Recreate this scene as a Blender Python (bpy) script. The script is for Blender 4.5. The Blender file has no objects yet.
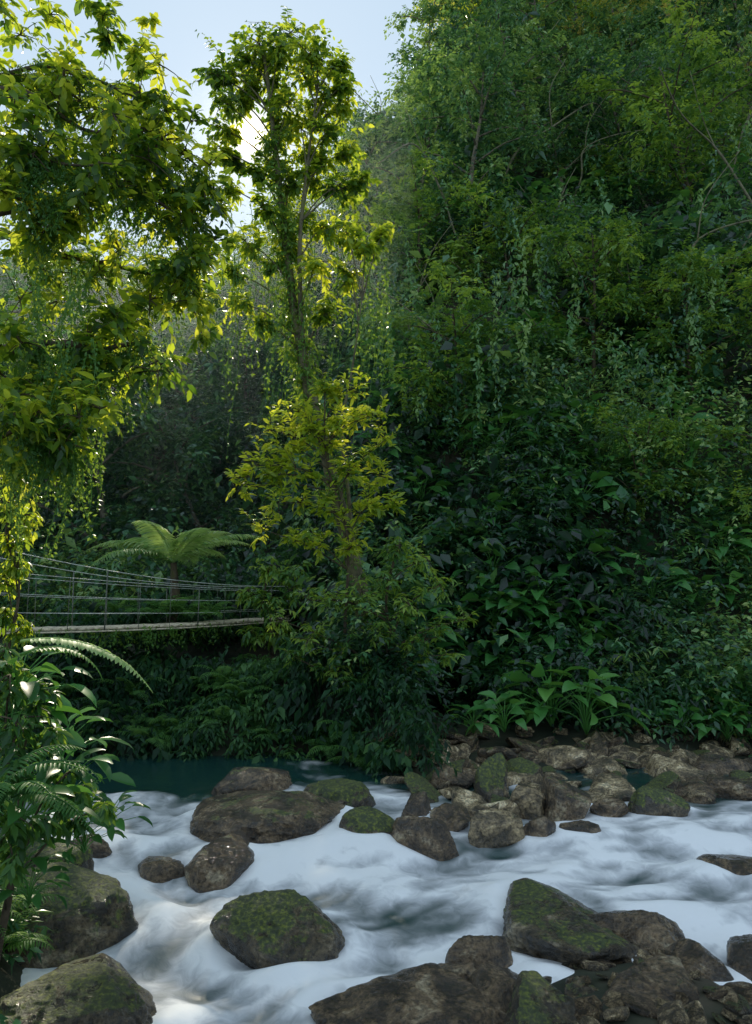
import bpy, math, numpy as np
from mathutils import Vector
rng=np.random.default_rng(11)
scene=bpy.context.scene
COL=scene.collection
PITCH=math.radians(6.6); FP=759.0; CAMZ=3.0
cp,sp=math.cos(PITCH),math.sin(PITCH)

# ---------------------------------------------------------------- utilities
def nz(a): return a/np.maximum(np.linalg.norm(a,axis=-1,keepdims=True),1e-9)
def smooth(x,a,b):
    t=np.clip((x-a)/(b-a),0,1); return t*t*(3-2*t)
def vnoise(P,seed=0):
    P=np.asarray(P,float); i=np.floor(P).astype(np.int64); f=P-i; u=f*f*(3-2*f)
    def h(a,b,c):
        v=(a*374761393+b*668265263+c*1274126177+seed*974634777)&0xffffffff
        v=((v^(v>>13))*1274126177)&0xffffffff; v=((v^(v>>16))*668265263)&0xffffffff
        return ((v^(v>>15))&0xffffff)/float(0xffffff)
    x,y,z=i[...,0],i[...,1],i[...,2]; r=0
    for dx in (0,1):
        wx=u[...,0] if dx else 1-u[...,0]
        for dy in (0,1):
            wy=u[...,1] if dy else 1-u[...,1]
            for dz in (0,1):
                wz=u[...,2] if dz else 1-u[...,2]
                r=r+wx*wy*wz*h(x+dx,y+dy,z+dz)
    return r*2-1
def fbm(P,seed=0,o=4):
    r=0;a=1.;s=0
    for k in range(o):
        r=r+a*vnoise(np.asarray(P)*2.0**k+k*13.7,seed+k); s+=a; a*=.5
    return r/s

class Geo:
    def __init__(s): s.V=[];s.F=[];s.A=[];s.n=0
    def add(s,V,F,t=.5):
        V=np.asarray(V,float).reshape(-1,3); s.V.append(V)
        for f in F: s.F.append(np.asarray(f,np.int64)+s.n)
        a=np.broadcast_to(np.asarray(t,float),(len(V),)); s.A.append(a); s.n+=len(V)
    def mesh(s,name,mat,smoothf=False):
        me=bpy.data.meshes.new(name)
        V=np.concatenate(s.V); L=np.concatenate([f.ravel() for f in s.F]).astype(np.int32)
        T=np.concatenate([np.full(len(f),f.shape[1]) for f in s.F]).astype(np.int32)
        S=np.concatenate([[0],np.cumsum(T)[:-1]]).astype(np.int32)
        me.vertices.add(len(V)); me.vertices.foreach_set('co',V.astype(np.float32).ravel())
        me.loops.add(len(L)); me.loops.foreach_set('vertex_index',L)
        me.polygons.add(len(T)); me.polygons.foreach_set('loop_start',S); me.polygons.foreach_set('loop_total',T)
        me.update(calc_edges=True)
        if smoothf: me.polygons.foreach_set('use_smooth',np.ones(len(T),bool))
        at=me.attributes.new('tint','FLOAT','POINT'); at.data.foreach_set('value',np.concatenate(s.A).astype(np.float32))
        if mat: me.materials.append(mat)
        return me
    def build(s,name,mat,smoothf=False,parent=None,**kw):
        return thing(name,s.mesh(name,mat,smoothf),parent=parent,**kw)
def thing(name,data=None,loc=(0,0,0),parent=None,label=None,category=None,kind=None,group=None,rot=0,scale=1):
    o=bpy.data.objects.new(name,data); COL.objects.link(o); o.location=loc
    o.rotation_euler=(0,0,rot); o.scale=(scale,)*3
    if parent: o.parent=parent
    if label:o['label']=label
    if category:o['category']=category
    if kind:o['kind']=kind
    if group:o['group']=group
    return o
def copy_thing(root,loc,rot=0,scale=1,label=None,group=None,tilt=(0,0)):
    o=root.copy(); COL.objects.link(o); o.location=loc; o.rotation_euler=(tilt[0],tilt[1],rot)
    o.scale=scale if isinstance(scale,tuple) else (scale,)*3
    if label:o['label']=label
    if group:o['group']=group
    for c in root.children:
        k=c.copy(); COL.objects.link(k); k.parent=o
    return o

def template(rows,tip=(1,-.15)):
    V=[(0,0,0)];T=[];Q=[]
    for u,w,z,c in rows: V+= [(u,-w,z+c),(u,0,z),(u,w,z+c)]
    n=len(rows); V.append((tip[0],0,tip[1])); e=len(V)-1
    T+=[(0,2,1),(0,3,2)]
    for k in range(n-1):
        a=1+3*k;b=a+3; Q+=[(a,a+1,b+1,b),(a+1,a+2,b+2,b+1)]
    a=1+3*(n-1); T+=[(a,a+1,e),(a+1,a+2,e)]
    F=[np.array(T)]
    if Q:F.append(np.array(Q))
    return np.array(V,float),F
T_LO=(np.array([(0,0,0),(.42,-.5,.07),(1,0,-.06),(.42,.5,.07)],float),[np.array([(0,2,1),(0,3,2)])])
T_HI=template([(.28,.42,.02,.06),(.66,.38,-.04,.05)],(1,-.16))
T_BR=template([(.02,.3,.0,.02),(.22,.5,.03,.07),(.5,.46,0,.07),(.78,.26,-.1,.04)],(1.02,-.25))
T_LONG=template([(.12,.3,.03,.05),(.35,.5,.03,.08),(.62,.47,-.03,.08),(.85,.27,-.1,.05)],(1,-.2))
def leaves(g,pos,dr,nm,L,W,t,tm=T_LO):
    pos=np.reshape(pos,(-1,3)); dr=nz(np.reshape(dr,(-1,3))); nm=np.reshape(nm,(-1,3))
    N=len(pos); side=nz(np.cross(dr,nm)); n=np.cross(side,dr)
    L=np.broadcast_to(L,(N,))[:,None,None]; W=np.broadcast_to(W,(N,))[:,None,None]
    tv,tf=tm; K=len(tv)
    V=pos[:,None]+L*tv[None,:,0:1]*dr[:,None]+W*tv[None,:,1:2]*side[:,None]+L*tv[None,:,2:3]*n[:,None]
    F=[(f[None]+(np.arange(N)*K)[:,None,None]).reshape(-1,f.shape[1]) for f in tf]
    g.add(V,F,np.repeat(np.broadcast_to(t,(N,)),K))
def tube(g,pts,rad,sides=8,t=.5,rough=0,seed=0):
    P=np.asarray(pts,float); n=len(P); rad=np.broadcast_to(rad,(n,)).astype(float)
    tg=nz(np.gradient(P,axis=0)); ref=np.array([0.31,.93,.17]) 
    a=nz(np.cross(tg,ref)); b=np.cross(tg,a)
    th=np.linspace(0,2*np.pi,sides,endpoint=False)
    ring=(np.cos(th)[None,:,None]*a[:,None]+np.sin(th)[None,:,None]*b[:,None])
    R=rad[:,None,None]
    if rough: R=R*(1+rough*vnoise((P[:,None]+ring*R*1.5)*5,seed)[...,None])
    V=(P[:,None]+ring*R).reshape(-1,3)
    i=np.arange(n-1)[:,None]*sides; j=np.arange(sides)[None]; j2=(j+1)%sides
    F=np.stack([i+j,i+j2,i+sides+j2,i+sides+j],-1).reshape(-1,4)
    g.add(V,[F,np.arange(sides)[None,::-1],np.arange(sides)[None]+(n-1)*sides],t)
def spline(pts,n):
    P=np.asarray(pts,float); m=len(P); q=np.linspace(0,m-1,n); out=[]
    E=np.vstack([2*P[0]-P[1],P,2*P[-1]-P[-2]])
    for s in q:
        i=min(int(s),m-2); f=s-i; p0,p1,p2,p3=E[i],E[i+1],E[i+2],E[i+3]
        out.append(.5*((2*p1)+(-p0+p2)*f+(2*p0-5*p1+4*p2-p3)*f*f+(-p0+3*p1-3*p2+p3)*f**3))
    return np.array(out)
def sprays(g,C,R,S=8,M=7,L=.2,W=.09,t=.5,tsd=.12,tm=T_LO,droop=.25,flat=.7,up=.2,twig=None,leafdroop=.3):
    """leafy twigs radiating from each clump centre C with radius R"""
    C=np.reshape(C,(-1,3)); K=len(C); R=np.broadcast_to(R,(K,)); t=np.broadcast_to(t,(K,))
    L=np.broadcast_to(L,(K,)); W=np.broadcast_to(W,(K,))
    d=rng.normal(size=(K,S,3)); d=nz(d)*np.array([1,1,flat]); d[...,2]+=up
    rr=R[:,None,None]*rng.uniform(.45,1.25,(K,S,1))
    o=rng.normal(size=(K,S,3))*R[:,None,None]*.25
    tt=np.linspace(.25,1,M)[None,None,:,None]+rng.uniform(-.06,.06,(K,S,M,1))
    g3=np.array([0,0,-droop])
    pos=C[:,None,None]+o[:,:,None]+rr[:,:,None]*(tt*d[:,:,None]+tt**2*g3)
    dd=nz(d)[:,:,None]+2*tt*g3
    side=nz(np.cross(nz(d),np.array([0,0,1.])))[:,:,None]
    sg=np.where(np.arange(M)%2==0,1,-1)[None,None,:,None]
    ld=dd*.7+side*sg*rng.uniform(.4,1.1,(K,S,M,1))+rng.normal(size=(K,S,M,3))*.25+np.array([0,0,-leafdroop])
    nm=np.array([0,0,1.])+rng.normal(size=(K,S,M,3))*.5+nz(d)[:,:,None]*.35
    sz=rng.uniform(.5,1.3,(K,S,M))
    leaves(g,pos,ld,nm,(sz*L[:,None,None]).ravel(),(sz*W[:,None,None]).ravel(),
           np.clip(t[:,None,None]+rng.normal(size=(K,S,M))*tsd,0,1).ravel(),tm)
    if twig is not None:
        for k in range(K):
            for s in range(0,S,2):
                q=np.linspace(0,1,4)[:,None]; p=C[k]+o[k,s]*q+rr[k,s]*(q*d[k,s]+q*q*g3)
                tube(twig,p,np.linspace(.009,.003,4),4)

# ---------------------------------------------------------------- terrain
def yb(x): return np.interp(x,[-30,-1,.2,1.2,3.1,4.6,6,12,40],[15,13.6,12.4,10.2,10.7,11.2,11.9,12.8,12])
def xl(y): return np.where(y>6,-2.45-.5*(y-6),-2.45+.05*(y-6))
def H(x,y):
    x=np.asarray(x,float);y=np.asarray(y,float)
    t=y-yb(x)+.4*vnoise(np.stack([x*.8,y*.8,x*0],-1),3)
    s=smooth(x,-.3,1.4)
    bankL=1.5*smooth(t,-.3,1.8)+.5*smooth(t,3.2,6); bankR=.5*smooth(t,-.3,4.5)+.03*np.maximum(t,0)
    bank=bankL*(1-s)+bankR*s
    t0=y-np.interp(x,[-1,1,3,12],[14,12.4,11.6,11])
    pl=.85*(y-16)+1.6*x; st=1.3*(t0-4.2)
    st=np.where(st>34,34+(st-34)*.5,st); pl=np.where(pl>34,34+(pl-34)*.62,pl)
    hill=np.maximum(np.minimum(pl,st),.60*(y-27.5)-np.maximum(x,0)); hill=np.maximum(hill,0)
    nn=fbm(np.stack([x*.12,y*.12,x*0],-1),5,3)*np.clip(hill*.25,0,3.8)
    far=np.where(t<-.3,-.6,-.6+.6*smooth(t,-.3,.1))+bank+hill+nn
    tl=xl(y)-x+.25*vnoise(np.stack([x*1.3,y*1.3,x*0],-1),9)
    left=-.6+.6*smooth(tl,-.4,0)+1.25*smooth(tl,0,1.6)
    left=np.where(y>13,-.6,left)*1.0
    near=-.6+1.9*smooth(3.6-y,0,2.0)
    bar=-.6+.80*np.exp(-(((x-1.95)/1.3)**2+((y-5.7)/1.4)**2)**2)
    small=.06*fbm(np.stack([x*1.7,y*1.7,x*0],-1),6,3)
    return np.maximum(np.maximum(np.maximum(far,left),near),bar)+small
def WL(x,y):
    q=np.asarray(y,float)-.15*np.asarray(x,float); return .12*smooth(q,6.7,7.2)+.14*smooth(q,8.3,9.0)
def ray(px,py):
    a=(px-376)/FP;b=(512-py)/FP
    return np.array([a,cp-b*sp,sp+b*cp])
def at(px,py,d): return np.array([0,0,CAMZ])+ray(px,py)*d
KS=np.arange(4.8,45,.02)
def ground(px,py):
    r=ray(px,py); x=r[0]*KS; y=r[1]*KS; z=CAMZ+r[2]*KS
    h=np.maximum(H(x,y),WL(x,y)); i=int(np.argmax(z<=h)); return np.array([x[i],y[i],h[i]])

# ---------------------------------------------------------------- materials
def newmat(name):
    m=bpy.data.materials.new(name); m.use_nodes=True; nt=m.node_tree; nt.nodes.clear()
    return m,nt,nt.nodes.new,nt.links.new
def ramp(nt,fac,stops):
    r=nt.nodes.new('ShaderNodeValToRGB'); e=r.color_ramp.elements
    while len(e)<len(stops): e.new(.5)
    for k,(p,c) in enumerate(stops): e[k].position=p; e[k].color=(*c,1)
    nt.links.new(fac,r.inputs[0]); return r.outputs[0]
def leaf_mat(name,stops,tstops,trans=.42,rough=.42,spec=.5):
    """front colour ramp and a separate ramp for the light that shines through the blade"""
    m,nt,N,Lk=newmat(name)
    a=N('ShaderNodeAttribute'); a.attribute_name='tint'
    c=ramp(nt,a.outputs['Fac'],stops)
    b=N('ShaderNodeBsdfPrincipled'); b.inputs['Roughness'].default_value=rough
    b.inputs['Specular IOR Level'].default_value=spec
    Lk(c,b.inputs['Base Color'])
    tr=N('ShaderNodeBsdfTranslucent'); Lk(ramp(nt,a.outputs['Fac'],tstops),tr.inputs[0])
    ms=N('ShaderNodeMixShader'); ms.inputs[0].default_value=trans
    Lk(b.outputs[0],ms.inputs[1]); Lk(tr.outputs[0],ms.inputs[2])
    o=N('ShaderNodeOutputMaterial'); Lk(ms.outputs[0],o.inputs[0]); return m
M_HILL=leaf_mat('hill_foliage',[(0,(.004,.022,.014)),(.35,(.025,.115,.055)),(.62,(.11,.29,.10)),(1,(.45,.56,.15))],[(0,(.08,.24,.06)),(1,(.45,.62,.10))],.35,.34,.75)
M_DARK=leaf_mat('shaded_foliage',[(0,(.004,.022,.011)),(.4,(.022,.085,.035)),(1,(.14,.3,.08))],[(0,(.06,.2,.05)),(1,(.25,.45,.07))],.3,.5,.3)  # shade of the bank recess put into darker leaf colours
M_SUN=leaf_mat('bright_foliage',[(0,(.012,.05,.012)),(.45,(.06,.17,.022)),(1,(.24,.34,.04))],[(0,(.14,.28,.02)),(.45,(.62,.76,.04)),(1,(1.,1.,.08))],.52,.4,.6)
M_GOLD=leaf_mat('painted_sun_foliage',[(0,(.12,.16,.03)),(.5,(.42,.42,.06)),(1,(.75,.55,.12))],[(0,(.6,.6,.08)),(1,(1,.85,.2))],.5)  # warm sunlight of the upper slope put into the leaf colour
M_MID=leaf_mat('mid_foliage',[(0,(.02,.08,.022)),(.45,(.07,.21,.045)),(1,(.28,.42,.07))],[(0,(.15,.3,.03)),(1,(.6,.75,.07))],.42)
M_FERN=leaf_mat('fern_foliage',[(0,(.03,.11,.03)),(.6,(.10,.26,.06)),(1,(.42,.52,.24))],[(0,(.15,.35,.06)),(1,(.55,.75,.16))],.42,.5,.35)
M_BROAD=leaf_mat('broad_leaf',[(0,(.02,.09,.025)),(.5,(.06,.23,.05)),(1,(.14,.34,.07))],[(0,(.1,.3,.04)),(1,(.3,.6,.08))],.3,.36,.5)
def bark(name,c1,c2,moss=.5):
    m,nt,N,Lk=newmat(name); tc=N('ShaderNodeTexCoord')
    n=N('ShaderNodeTexNoise'); n.inputs['Scale'].default_value=6; n.inputs['Detail'].default_value=6; Lk(tc.outputs['Object'],n.inputs['Vector'])
    c=ramp(nt,n.outputs[0],[(.3,c1),(.55,c2),(.7,(.05*moss+.03,.08*moss+.02,.015))])
    b=N('ShaderNodeBsdfPrincipled'); b.inputs['Roughness'].default_value=.9; Lk(c,b.inputs['Base Color'])
    bp=N('ShaderNodeBump'); bp.inputs['Strength'].default_value=.7; bp.inputs['Distance'].default_value=.04; Lk(n.outputs[0],bp.inputs['Height']); Lk(bp.outputs[0],b.inputs['Normal'])
    o=N('ShaderNodeOutputMaterial'); Lk(b.outputs[0],o.inputs[0]); return m
M_BARK=bark('mossy_bark',(.03,.022,.014),(.10,.075,.045),.8)
M_BARKT=bark('riverside_bark',(.05,.045,.025),(.17,.15,.085),1.6)
M_BARKL=bark('pale_bark',(.07,.055,.04),(.2,.17,.12),.8)
M_LIANA=bark('liana_bark',(.06,.06,.035),(.2,.18,.11),1.5)
def rock_mat(name,moss,warm,dark=1.0):
    m,nt,N,Lk=newmat(name); tc=N('ShaderNodeTexCoord'); ge=N('ShaderNodeNewGeometry'); oi=N('ShaderNodeObjectInfo')
    off=N('ShaderNodeVectorMath'); off.operation='ADD'
    Lk(tc.outputs['Object'],off.inputs[0]); Lk(oi.outputs['Location'],off.inputs[1])
    def noise(s,d=8,dist=0,r=.6):
        n=N('ShaderNodeTexNoise'); n.inputs['Scale'].default_value=s; n.inputs['Detail'].default_value=d; n.inputs['Roughness'].default_value=r
        n.inputs['Distortion'].default_value=dist; Lk(off.outputs[0],n.inputs['Vector']); return n.outputs[0]
    n1=noise(3.2,10,.6,.68); n2=noise(26,6,0,.7); n3=noise(2.6,9,.5,.78)
    d=dark
    base=ramp(nt,n1,[(.3,(.012*d,.011*d,.008*d)),(.45,(.06*warm*d,.046*d,.028*d)),(.56,(.2*warm*d,.155*d,.09*d)),(.66,(.5*d,.43*d,.30*d))])
    mm=N('ShaderNodeMix'); mm.data_type='RGBA'; mm.blend_type='MULTIPLY'; mm.inputs[0].default_value=.88
    Lk(base,mm.inputs[6]); Lk(ramp(nt,n2,[(.34,(.12,.12,.12)),(.6,(1.4,1.32,1.22))]),mm.inputs[7])
    sx=N('ShaderNodeSeparateXYZ'); Lk(ge.outputs['Normal'],sx.inputs[0])
    a=N('ShaderNodeMath'); a.operation='MULTIPLY_ADD'; Lk(sx.outputs[2],a.inputs[0]); a.inputs[1].default_value=.2; Lk(n3,a.inputs[2])
    pz=N('ShaderNodeSeparateXYZ'); Lk(ge.outputs['Position'],pz.inputs[0])
    zz=N('ShaderNodeMapRange'); Lk(pz.outputs[2],zz.inputs[0]); zz.inputs[1].default_value=.1; zz.inputs[2].default_value=.5; zz.inputs[3].default_value=-.16; zz.inputs[4].default_value=.03
    a2=N('ShaderNodeMath'); a2.operation='ADD'; Lk(a.outputs[0],a2.inputs[0]); Lk(zz.outputs[0],a2.inputs[1])
    mr=N('ShaderNodeMapRange'); Lk(a2.outputs[0],mr.inputs[0]); mr.inputs[1].default_value=.86-moss*.28; mr.inputs[2].default_value=.92-moss*.28
    mc=ramp(nt,n2,[(.32,(.008,.02,.003)),(.5,(.05,.075,.006)),(.66,(.27,.30,.015))])
    fx=N('ShaderNodeMix'); fx.data_type='RGBA'; Lk(mr.outputs[0],fx.inputs[0]); Lk(mm.outputs[2],fx.inputs[6]); Lk(mc,fx.inputs[7])
    b=N('ShaderNodeBsdfPrincipled'); Lk(fx.outputs[2],b.inputs['Base Color'])
    rg=N('ShaderNodeMath'); rg.operation='MULTIPLY_ADD'; Lk(mr.outputs[0],rg.inputs[0]); rg.inputs[1].default_value=.45
    Lk(ramp(nt,n1,[(.3,(.06,)*3),(.7,(.2,)*3)]),rg.inputs[2]); Lk(rg.outputs[0],b.inputs['Roughness'])
    b.inputs['Specular IOR Level'].default_value=1.0
    ad=N('ShaderNodeMath'); ad.operation='ADD'; Lk(n1,ad.inputs[0]); 
    hh=N('ShaderNodeMath'); hh.operation='MULTIPLY'; Lk(n2,hh.inputs[0]); hh.inputs[1].default_value=.32; Lk(hh.outputs[0],ad.inputs[1])
    bp=N('ShaderNodeBump'); bp.inputs['Strength'].default_value=1; bp.inputs['Distance'].default_value=.13; Lk(ad.outputs[0],bp.inputs['Height']); Lk(bp.outputs[0],b.inputs['Normal'])
    o=N('ShaderNodeOutputMaterial'); Lk(b.outputs[0],o.inputs[0]); return m
M_RM=rock_mat('mossy_rock',1.1,1.,.8); M_RS=rock_mat('wet_rock',.42,1.1,1.1); M_RD=rock_mat('dry_stone',.15,1.0,2.6)
def ground_mat():
    m,nt,N,Lk=newmat('forest_soil'); ge=N('ShaderNodeNewGeometry')
    n=N('ShaderNodeTexNoise'); n.inputs['Scale'].default_value=1.3; n.inputs['Detail'].default_value=8; Lk(ge.outputs['Position'],n.inputs['Vector'])
    soil=ramp(nt,n.outputs[0],[(.3,(.012,.018,.01)),(.5,(.03,.035,.018)),(.7,(.07,.055,.035))])
    at_=N('ShaderNodeAttribute'); at_.attribute_name='tint'
    n2=N('ShaderNodeTexNoise'); n2.inputs['Scale'].default_value=.8; n2.inputs['Detail'].default_value=10
    mp=N('ShaderNodeMapping'); mp.inputs['Scale'].default_value=(1.6,1.6,.35); Lk(ge.outputs['Position'],mp.inputs[0]); Lk(mp.outputs[0],n2.inputs['Vector'])
    cl=ramp(nt,n2.outputs[0],[(.35,(.03,.035,.03)),(.5,(.09,.09,.08)),(.65,(.2,.18,.16))])
    fx=N('ShaderNodeMix'); fx.data_type='RGBA'; Lk(at_.outputs['Fac'],fx.inputs[0]); Lk(soil,fx.inputs[6]); Lk(cl,fx.inputs[7])
    b=N('ShaderNodeBsdfPrincipled'); b.inputs['Roughness'].default_value=.9; Lk(fx.outputs[2],b.inputs['Base Color'])
    bp=N('ShaderNodeBump'); bp.inputs['Strength'].default_value=.8; bp.inputs['Distance'].default_value=.2; Lk(n2.outputs[0],bp.inputs['Height']); Lk(bp.outputs[0],b.inputs['Normal'])
    o=N('ShaderNodeOutputMaterial'); Lk(b.outputs[0],o.inputs[0]); return m
M_GR=ground_mat()
def plain(name,c,rough=.5,metal=0):
    m,nt,N,Lk=newmat(name); tc=N('ShaderNodeTexCoord'); n=N('ShaderNodeTexNoise'); n.inputs['Scale'].default_value=9; n.inputs['Detail'].default_value=5
    Lk(tc.outputs['Object'],n.inputs['Vector'])
    b=N('ShaderNodeBsdfPrincipled'); b.inputs['Roughness'].default_value=rough; b.inputs['Metallic'].default_value=metal
    Lk(ramp(nt,n.outputs[0],[(.3,tuple(v*.55 for v in c)),(.65,c)]),b.inputs['Base Color'])
    o=N('ShaderNodeOutputMaterial'); Lk(b.outputs[0],o.inputs[0]); return m
M_CAB=plain('galvanised_cable',(.7,.72,.66),.5,.0); M_POST=plain('weathered_steel',(.14,.15,.12),.6); M_DECK=plain('weathered_plank',(.8,.68,.5),.7)

# ---------------------------------------------------------------- terrain mesh
u=np.linspace(-1,1,330); xs=np.sinh(u*3.2)/np.sinh(3.2)*95
v=np.linspace(0,1,360); ys=-12+ (np.exp(v*2.6)-1)/(np.exp(2.6)-1)*135
X,Y=np.meshgrid(xs,ys); Z=H(X,Y)
def cliffmask(x,y):
    b=x/np.maximum(y,1)
    return np.exp(-((b+.155)/.04)**2)*smooth(y,35,38)*(1-smooth(y,44,50))
g=Geo(); nx,ny=len(xs),len(ys)
i=(np.arange(ny-1)[:,None]*nx+np.arange(nx-1)[None]); F=np.stack([i,i+1,i+nx+1,i+nx],-1).reshape(-1,4)
g.add(np.stack([X,Y,Z],-1),[F],smooth(cliffmask(X,Y),.2,.6).ravel())
g.build('ground',M_GR,True,kind='structure')

# ---------------------------------------------------------------- rocks
def icos(sub):
    import bmesh
    bm=bmesh.new(); bmesh.ops.create_icosphere(bm,subdivisions=sub,radius=1)
    V=np.array([v.co[:] for v in bm.verts]); F=np.array([[v.index for v in f.verts] for f in bm.faces]); bm.free(); return V,F
ICO={4:icos(4),5:icos(5),6:icos(6)}
def rock_mesh(name,dims,seed,mat,sub=5,ang=.6,rough=.06):
    r=np.random.default_rng(seed); V,F=ICO[sub]
    n=nz(r.normal(size=(11,3))*np.array([1,1,.8])); d=r.uniform(.45,.92,11)
    n[0]=nz(np.array([r.normal()*.3,-.25+r.normal()*.2,1.])); d[0]=.55
    sharp=10+75*ang**2
    dots=np.maximum(V@n.T,1e-3); q=d/dots; rad=-np.log(np.exp(-sharp*np.minimum(q,1.15)).sum(1)+math.exp(-sharp*1.15))/sharp
    rad=ang*rad+(1-ang)*.85
    rad=rad+.07*fbm(V*1.3,seed,3)+rough*fbm(V*4.5,seed+9,4)-.045*np.abs(fbm(V*6,seed+3,3))
    P=V*rad[:,None]; P[:,2]=np.where(P[:,2]<-.5,-.5+(P[:,2]+.5)*.4,P[:,2])
    P=P-(P.max(0)+P.min(0))/2; P=P/np.abs(P).max(0)*np.array(dims)/2
    g=Geo(); g.add(P,[F]); return g.mesh(name,mat,True)
ROCKS=[]
def rock(x0,x1,y0,y1,kind,label,ang=.6,sub=5,hw=.45,rot=0,name='boulder',dmax=1.5,seed=None):
    r0=ray((x0+x1)/2,y1-2); z0=0.
    for _ in range(3):
        k=(z0-CAMZ)/r0[2]; p=r0*k; z0=float(WL(p[0],p[1])) if p[1]<9.8 else max(float(H(p[0],p[1])),float(WL(p[0],p[1])))
    p=np.array([p[0],p[1],z0])
    dist=p[1]*cp+(p[2]-CAMZ)*sp; w=(x1-x0)/FP*dist; app=(y1-y0)/FP*dist
    h=min(app*.8,hw*w)
    r=ray((x0+x1)/2,y0); k=(p[2]+h-CAMZ)/r[2]; yt=r[1]*k
    D=float(np.clip(1.75*(yt-p[1]),.55*w,dmax*w))
    full=h*1.55
    me=rock_mesh(name,(w*1.06,D,full),seed or len(ROCKS)*7+3,{'m':M_RM,'s':M_RS,'d':M_RD}[kind],sub,ang)
    cy=max(p[1]+D*.45,min(yt,p[1]+D*.6)); c=(p[0]*(cy/p[1]),cy,p[2]+h-full/2)
    o=thing(name,me,c,label=label,category='rock',rot=rot); ROCKS.append((c[0],c[1],w/2,D/2)); return o
rock(186,350,795,862,'s','long brown wet boulder lying in the rapids',.7,sub=6,hw=.2,seed=501)
rock(300,378,780,816,'m','low moss-capped boulder against a long brown one',.6,hw=.3)
rock(180,262,838,895,'s','smooth brown wet boulder with water round it',.6,hw=.4)
rock(135,186,860,888,'s','small dark wet rock half under white water',.6,hw=.3)
rock(210,348,895,984,'m','rounded dark boulder covered in green moss amid rapids',.6,sub=6,hw=.42)
rock(336,402,808,848,'m','rounded mossy boulder at the edge of the rapids',.6)
rock(400,432,792,824,'s','upright grey-brown wet stone',.8,hw=.8)
rock(388,460,822,864,'s','brown rock with mossy top splashed by water',.8)
rock(430,470,800,835,'s','brown angular rock in the stone bar',.9)
rock(476,512,757,806,'m','upright slab with bright moss',.95,hw=1.1)
rock(468,524,812,852,'d','angular brown rock at the water edge',.95)
rock(508,548,785,822,'d','angular brown rock with moss patches',.95,hw=.7)
rock(520,556,818,850,'s','dark wet angular rock in the stone bar',.95,hw=.6)
rock(543,592,778,826,'s','tall angular reddish brown rock',.95,hw=.8)
rock(584,638,768,806,'d','flat slab of grey-brown stone',.95,hw=.3)
rock(590,630,798,822,'s','low brown stone at the water edge',.9)
rock(628,688,786,822,'m','rounded rock with green moss on top',.7)
rock(500,545,760,790,'m','mossy angular stone in the stone bar',.95)
rock(520,600,745,772,'d','flat slab on the stony bank',.95,hw=.25)
rock(600,650,748,772,'d','flat grey slab on the stony bank',.95,hw=.25)
rock(650,700,755,785,'d','brown stone on the stony bank',.9,hw=.35)
rock(690,752,755,778,'s','flat dark stone on the bank by plants',.9,hw=.25)
rock(706,770,778,804,'s','flat dark stone on the bank at the water edge',.9,hw=.25)
rock(560,600,822,840,'s','low dark stone at the water edge',.9,hw=.3)
rock(430,480,765,792,'s','low angular stone behind the rapids',.9,hw=.4)
rock(490,640,900,990,'m','large angular boulder with yellow-green moss',.82,sub=6,hw=.28,seed=178)
rock(446,512,938,980,'s','dark wet pointed rock beside a mossy boulder',.95,hw=.5)
rock(306,512,978,1060,'s','broad low dark wet ledge with moss edge',.85,sub=6,hw=.16,dmax=.6)
rock(495,625,958,1090,'m','tilted slab covered in green moss',.9,sub=6,hw=.42,dmax=1.,seed=85)
rock(580,715,942,1060,'s','dark wet rock with grit on its top',.9,sub=6,hw=.34,dmax=1.)
rock(680,765,985,1070,'s','low wet brown rock at the water edge',.9,sub=6,hw=.3)
rock(728,810,925,1020,'s','rounded brown boulder with speckled surface',.6,sub=6,hw=.5)
rock(-30,146,880,994,'m','large mossy boulder on the river bank beside ferns',.75,sub=6,hw=.38,seed=921)
rock(-20,165,955,1085,'m','mossy rock on the bank with leaf litter',.8,sub=6,hw=.32,dmax=.9,seed=924)
rock(-40,90,843,910,'m','dark mossy rock under overhanging plants',.6,hw=.4)
rock(700,775,858,884,'s','flat brown rock just breaking the surface',.7,hw=.15)
rock(60,110,842,868,'s','dark wet stone at the bank foot',.7)
rock(212,290,770,798,'s','dark wet rock at the foot of the bank',.8,hw=.3)
rock(590,690,910,975,'s','angular dark wet rock wedged beside a mossy boulder',.95,sub=6,hw=.4,seed=640)
rock(645,735,950,1015,'s','wet brown rock between boulders',.95,sub=6,hw=.4,seed=641)
rock(470,540,975,1040,'s','jagged wet brown rock beside a mossy slab',.95,hw=.5)
rock(425,480,965,1000,'s','low wet dark rock joining a broad ledge',.9,hw=.35)
rock(560,620,985,1050,'m','mossy wet rock in the boulder cluster',.95,hw=.5)
SM=[rock_mesh('stone',(1,r_,h_),300+k,[M_RD,M_RS,M_RD,M_RM,M_RD,M_RS][k%6],4,1.0,.035) for k,(r_,h_) in enumerate([(.8,.4),(.7,.28),(.9,.5),(.8,.25),(.6,.4),(.9,.3),(.7,.6),(1,.28),(.6,.3),(.8,.35)])]
r2=np.random.default_rng(5); cnt=0
while cnt<235:
    x=r2.uniform(.2,8.6); t=-.4+4.2*r2.random()**1.1; y=float(yb(x))+t
    if x>.53*y: continue
    s=r2.uniform(.22,.56)*(1 if r2.random()<.75 else 1.5)
    z=max(float(H(x,y)),float(WL(x,y))-.05)
    o=thing('stone',SM[r2.integers(10)],(x,y,z+s*.08),label='angular brown stone lying on the stony river bank',category='stone',group='stones of the river bank',rot=r2.uniform(0,6.28),scale=s)
    o.rotation_euler=(r2.uniform(-.5,.5),r2.uniform(-.5,.5),r2.uniform(0,6.28)); cnt+=1
cnt=0
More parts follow.
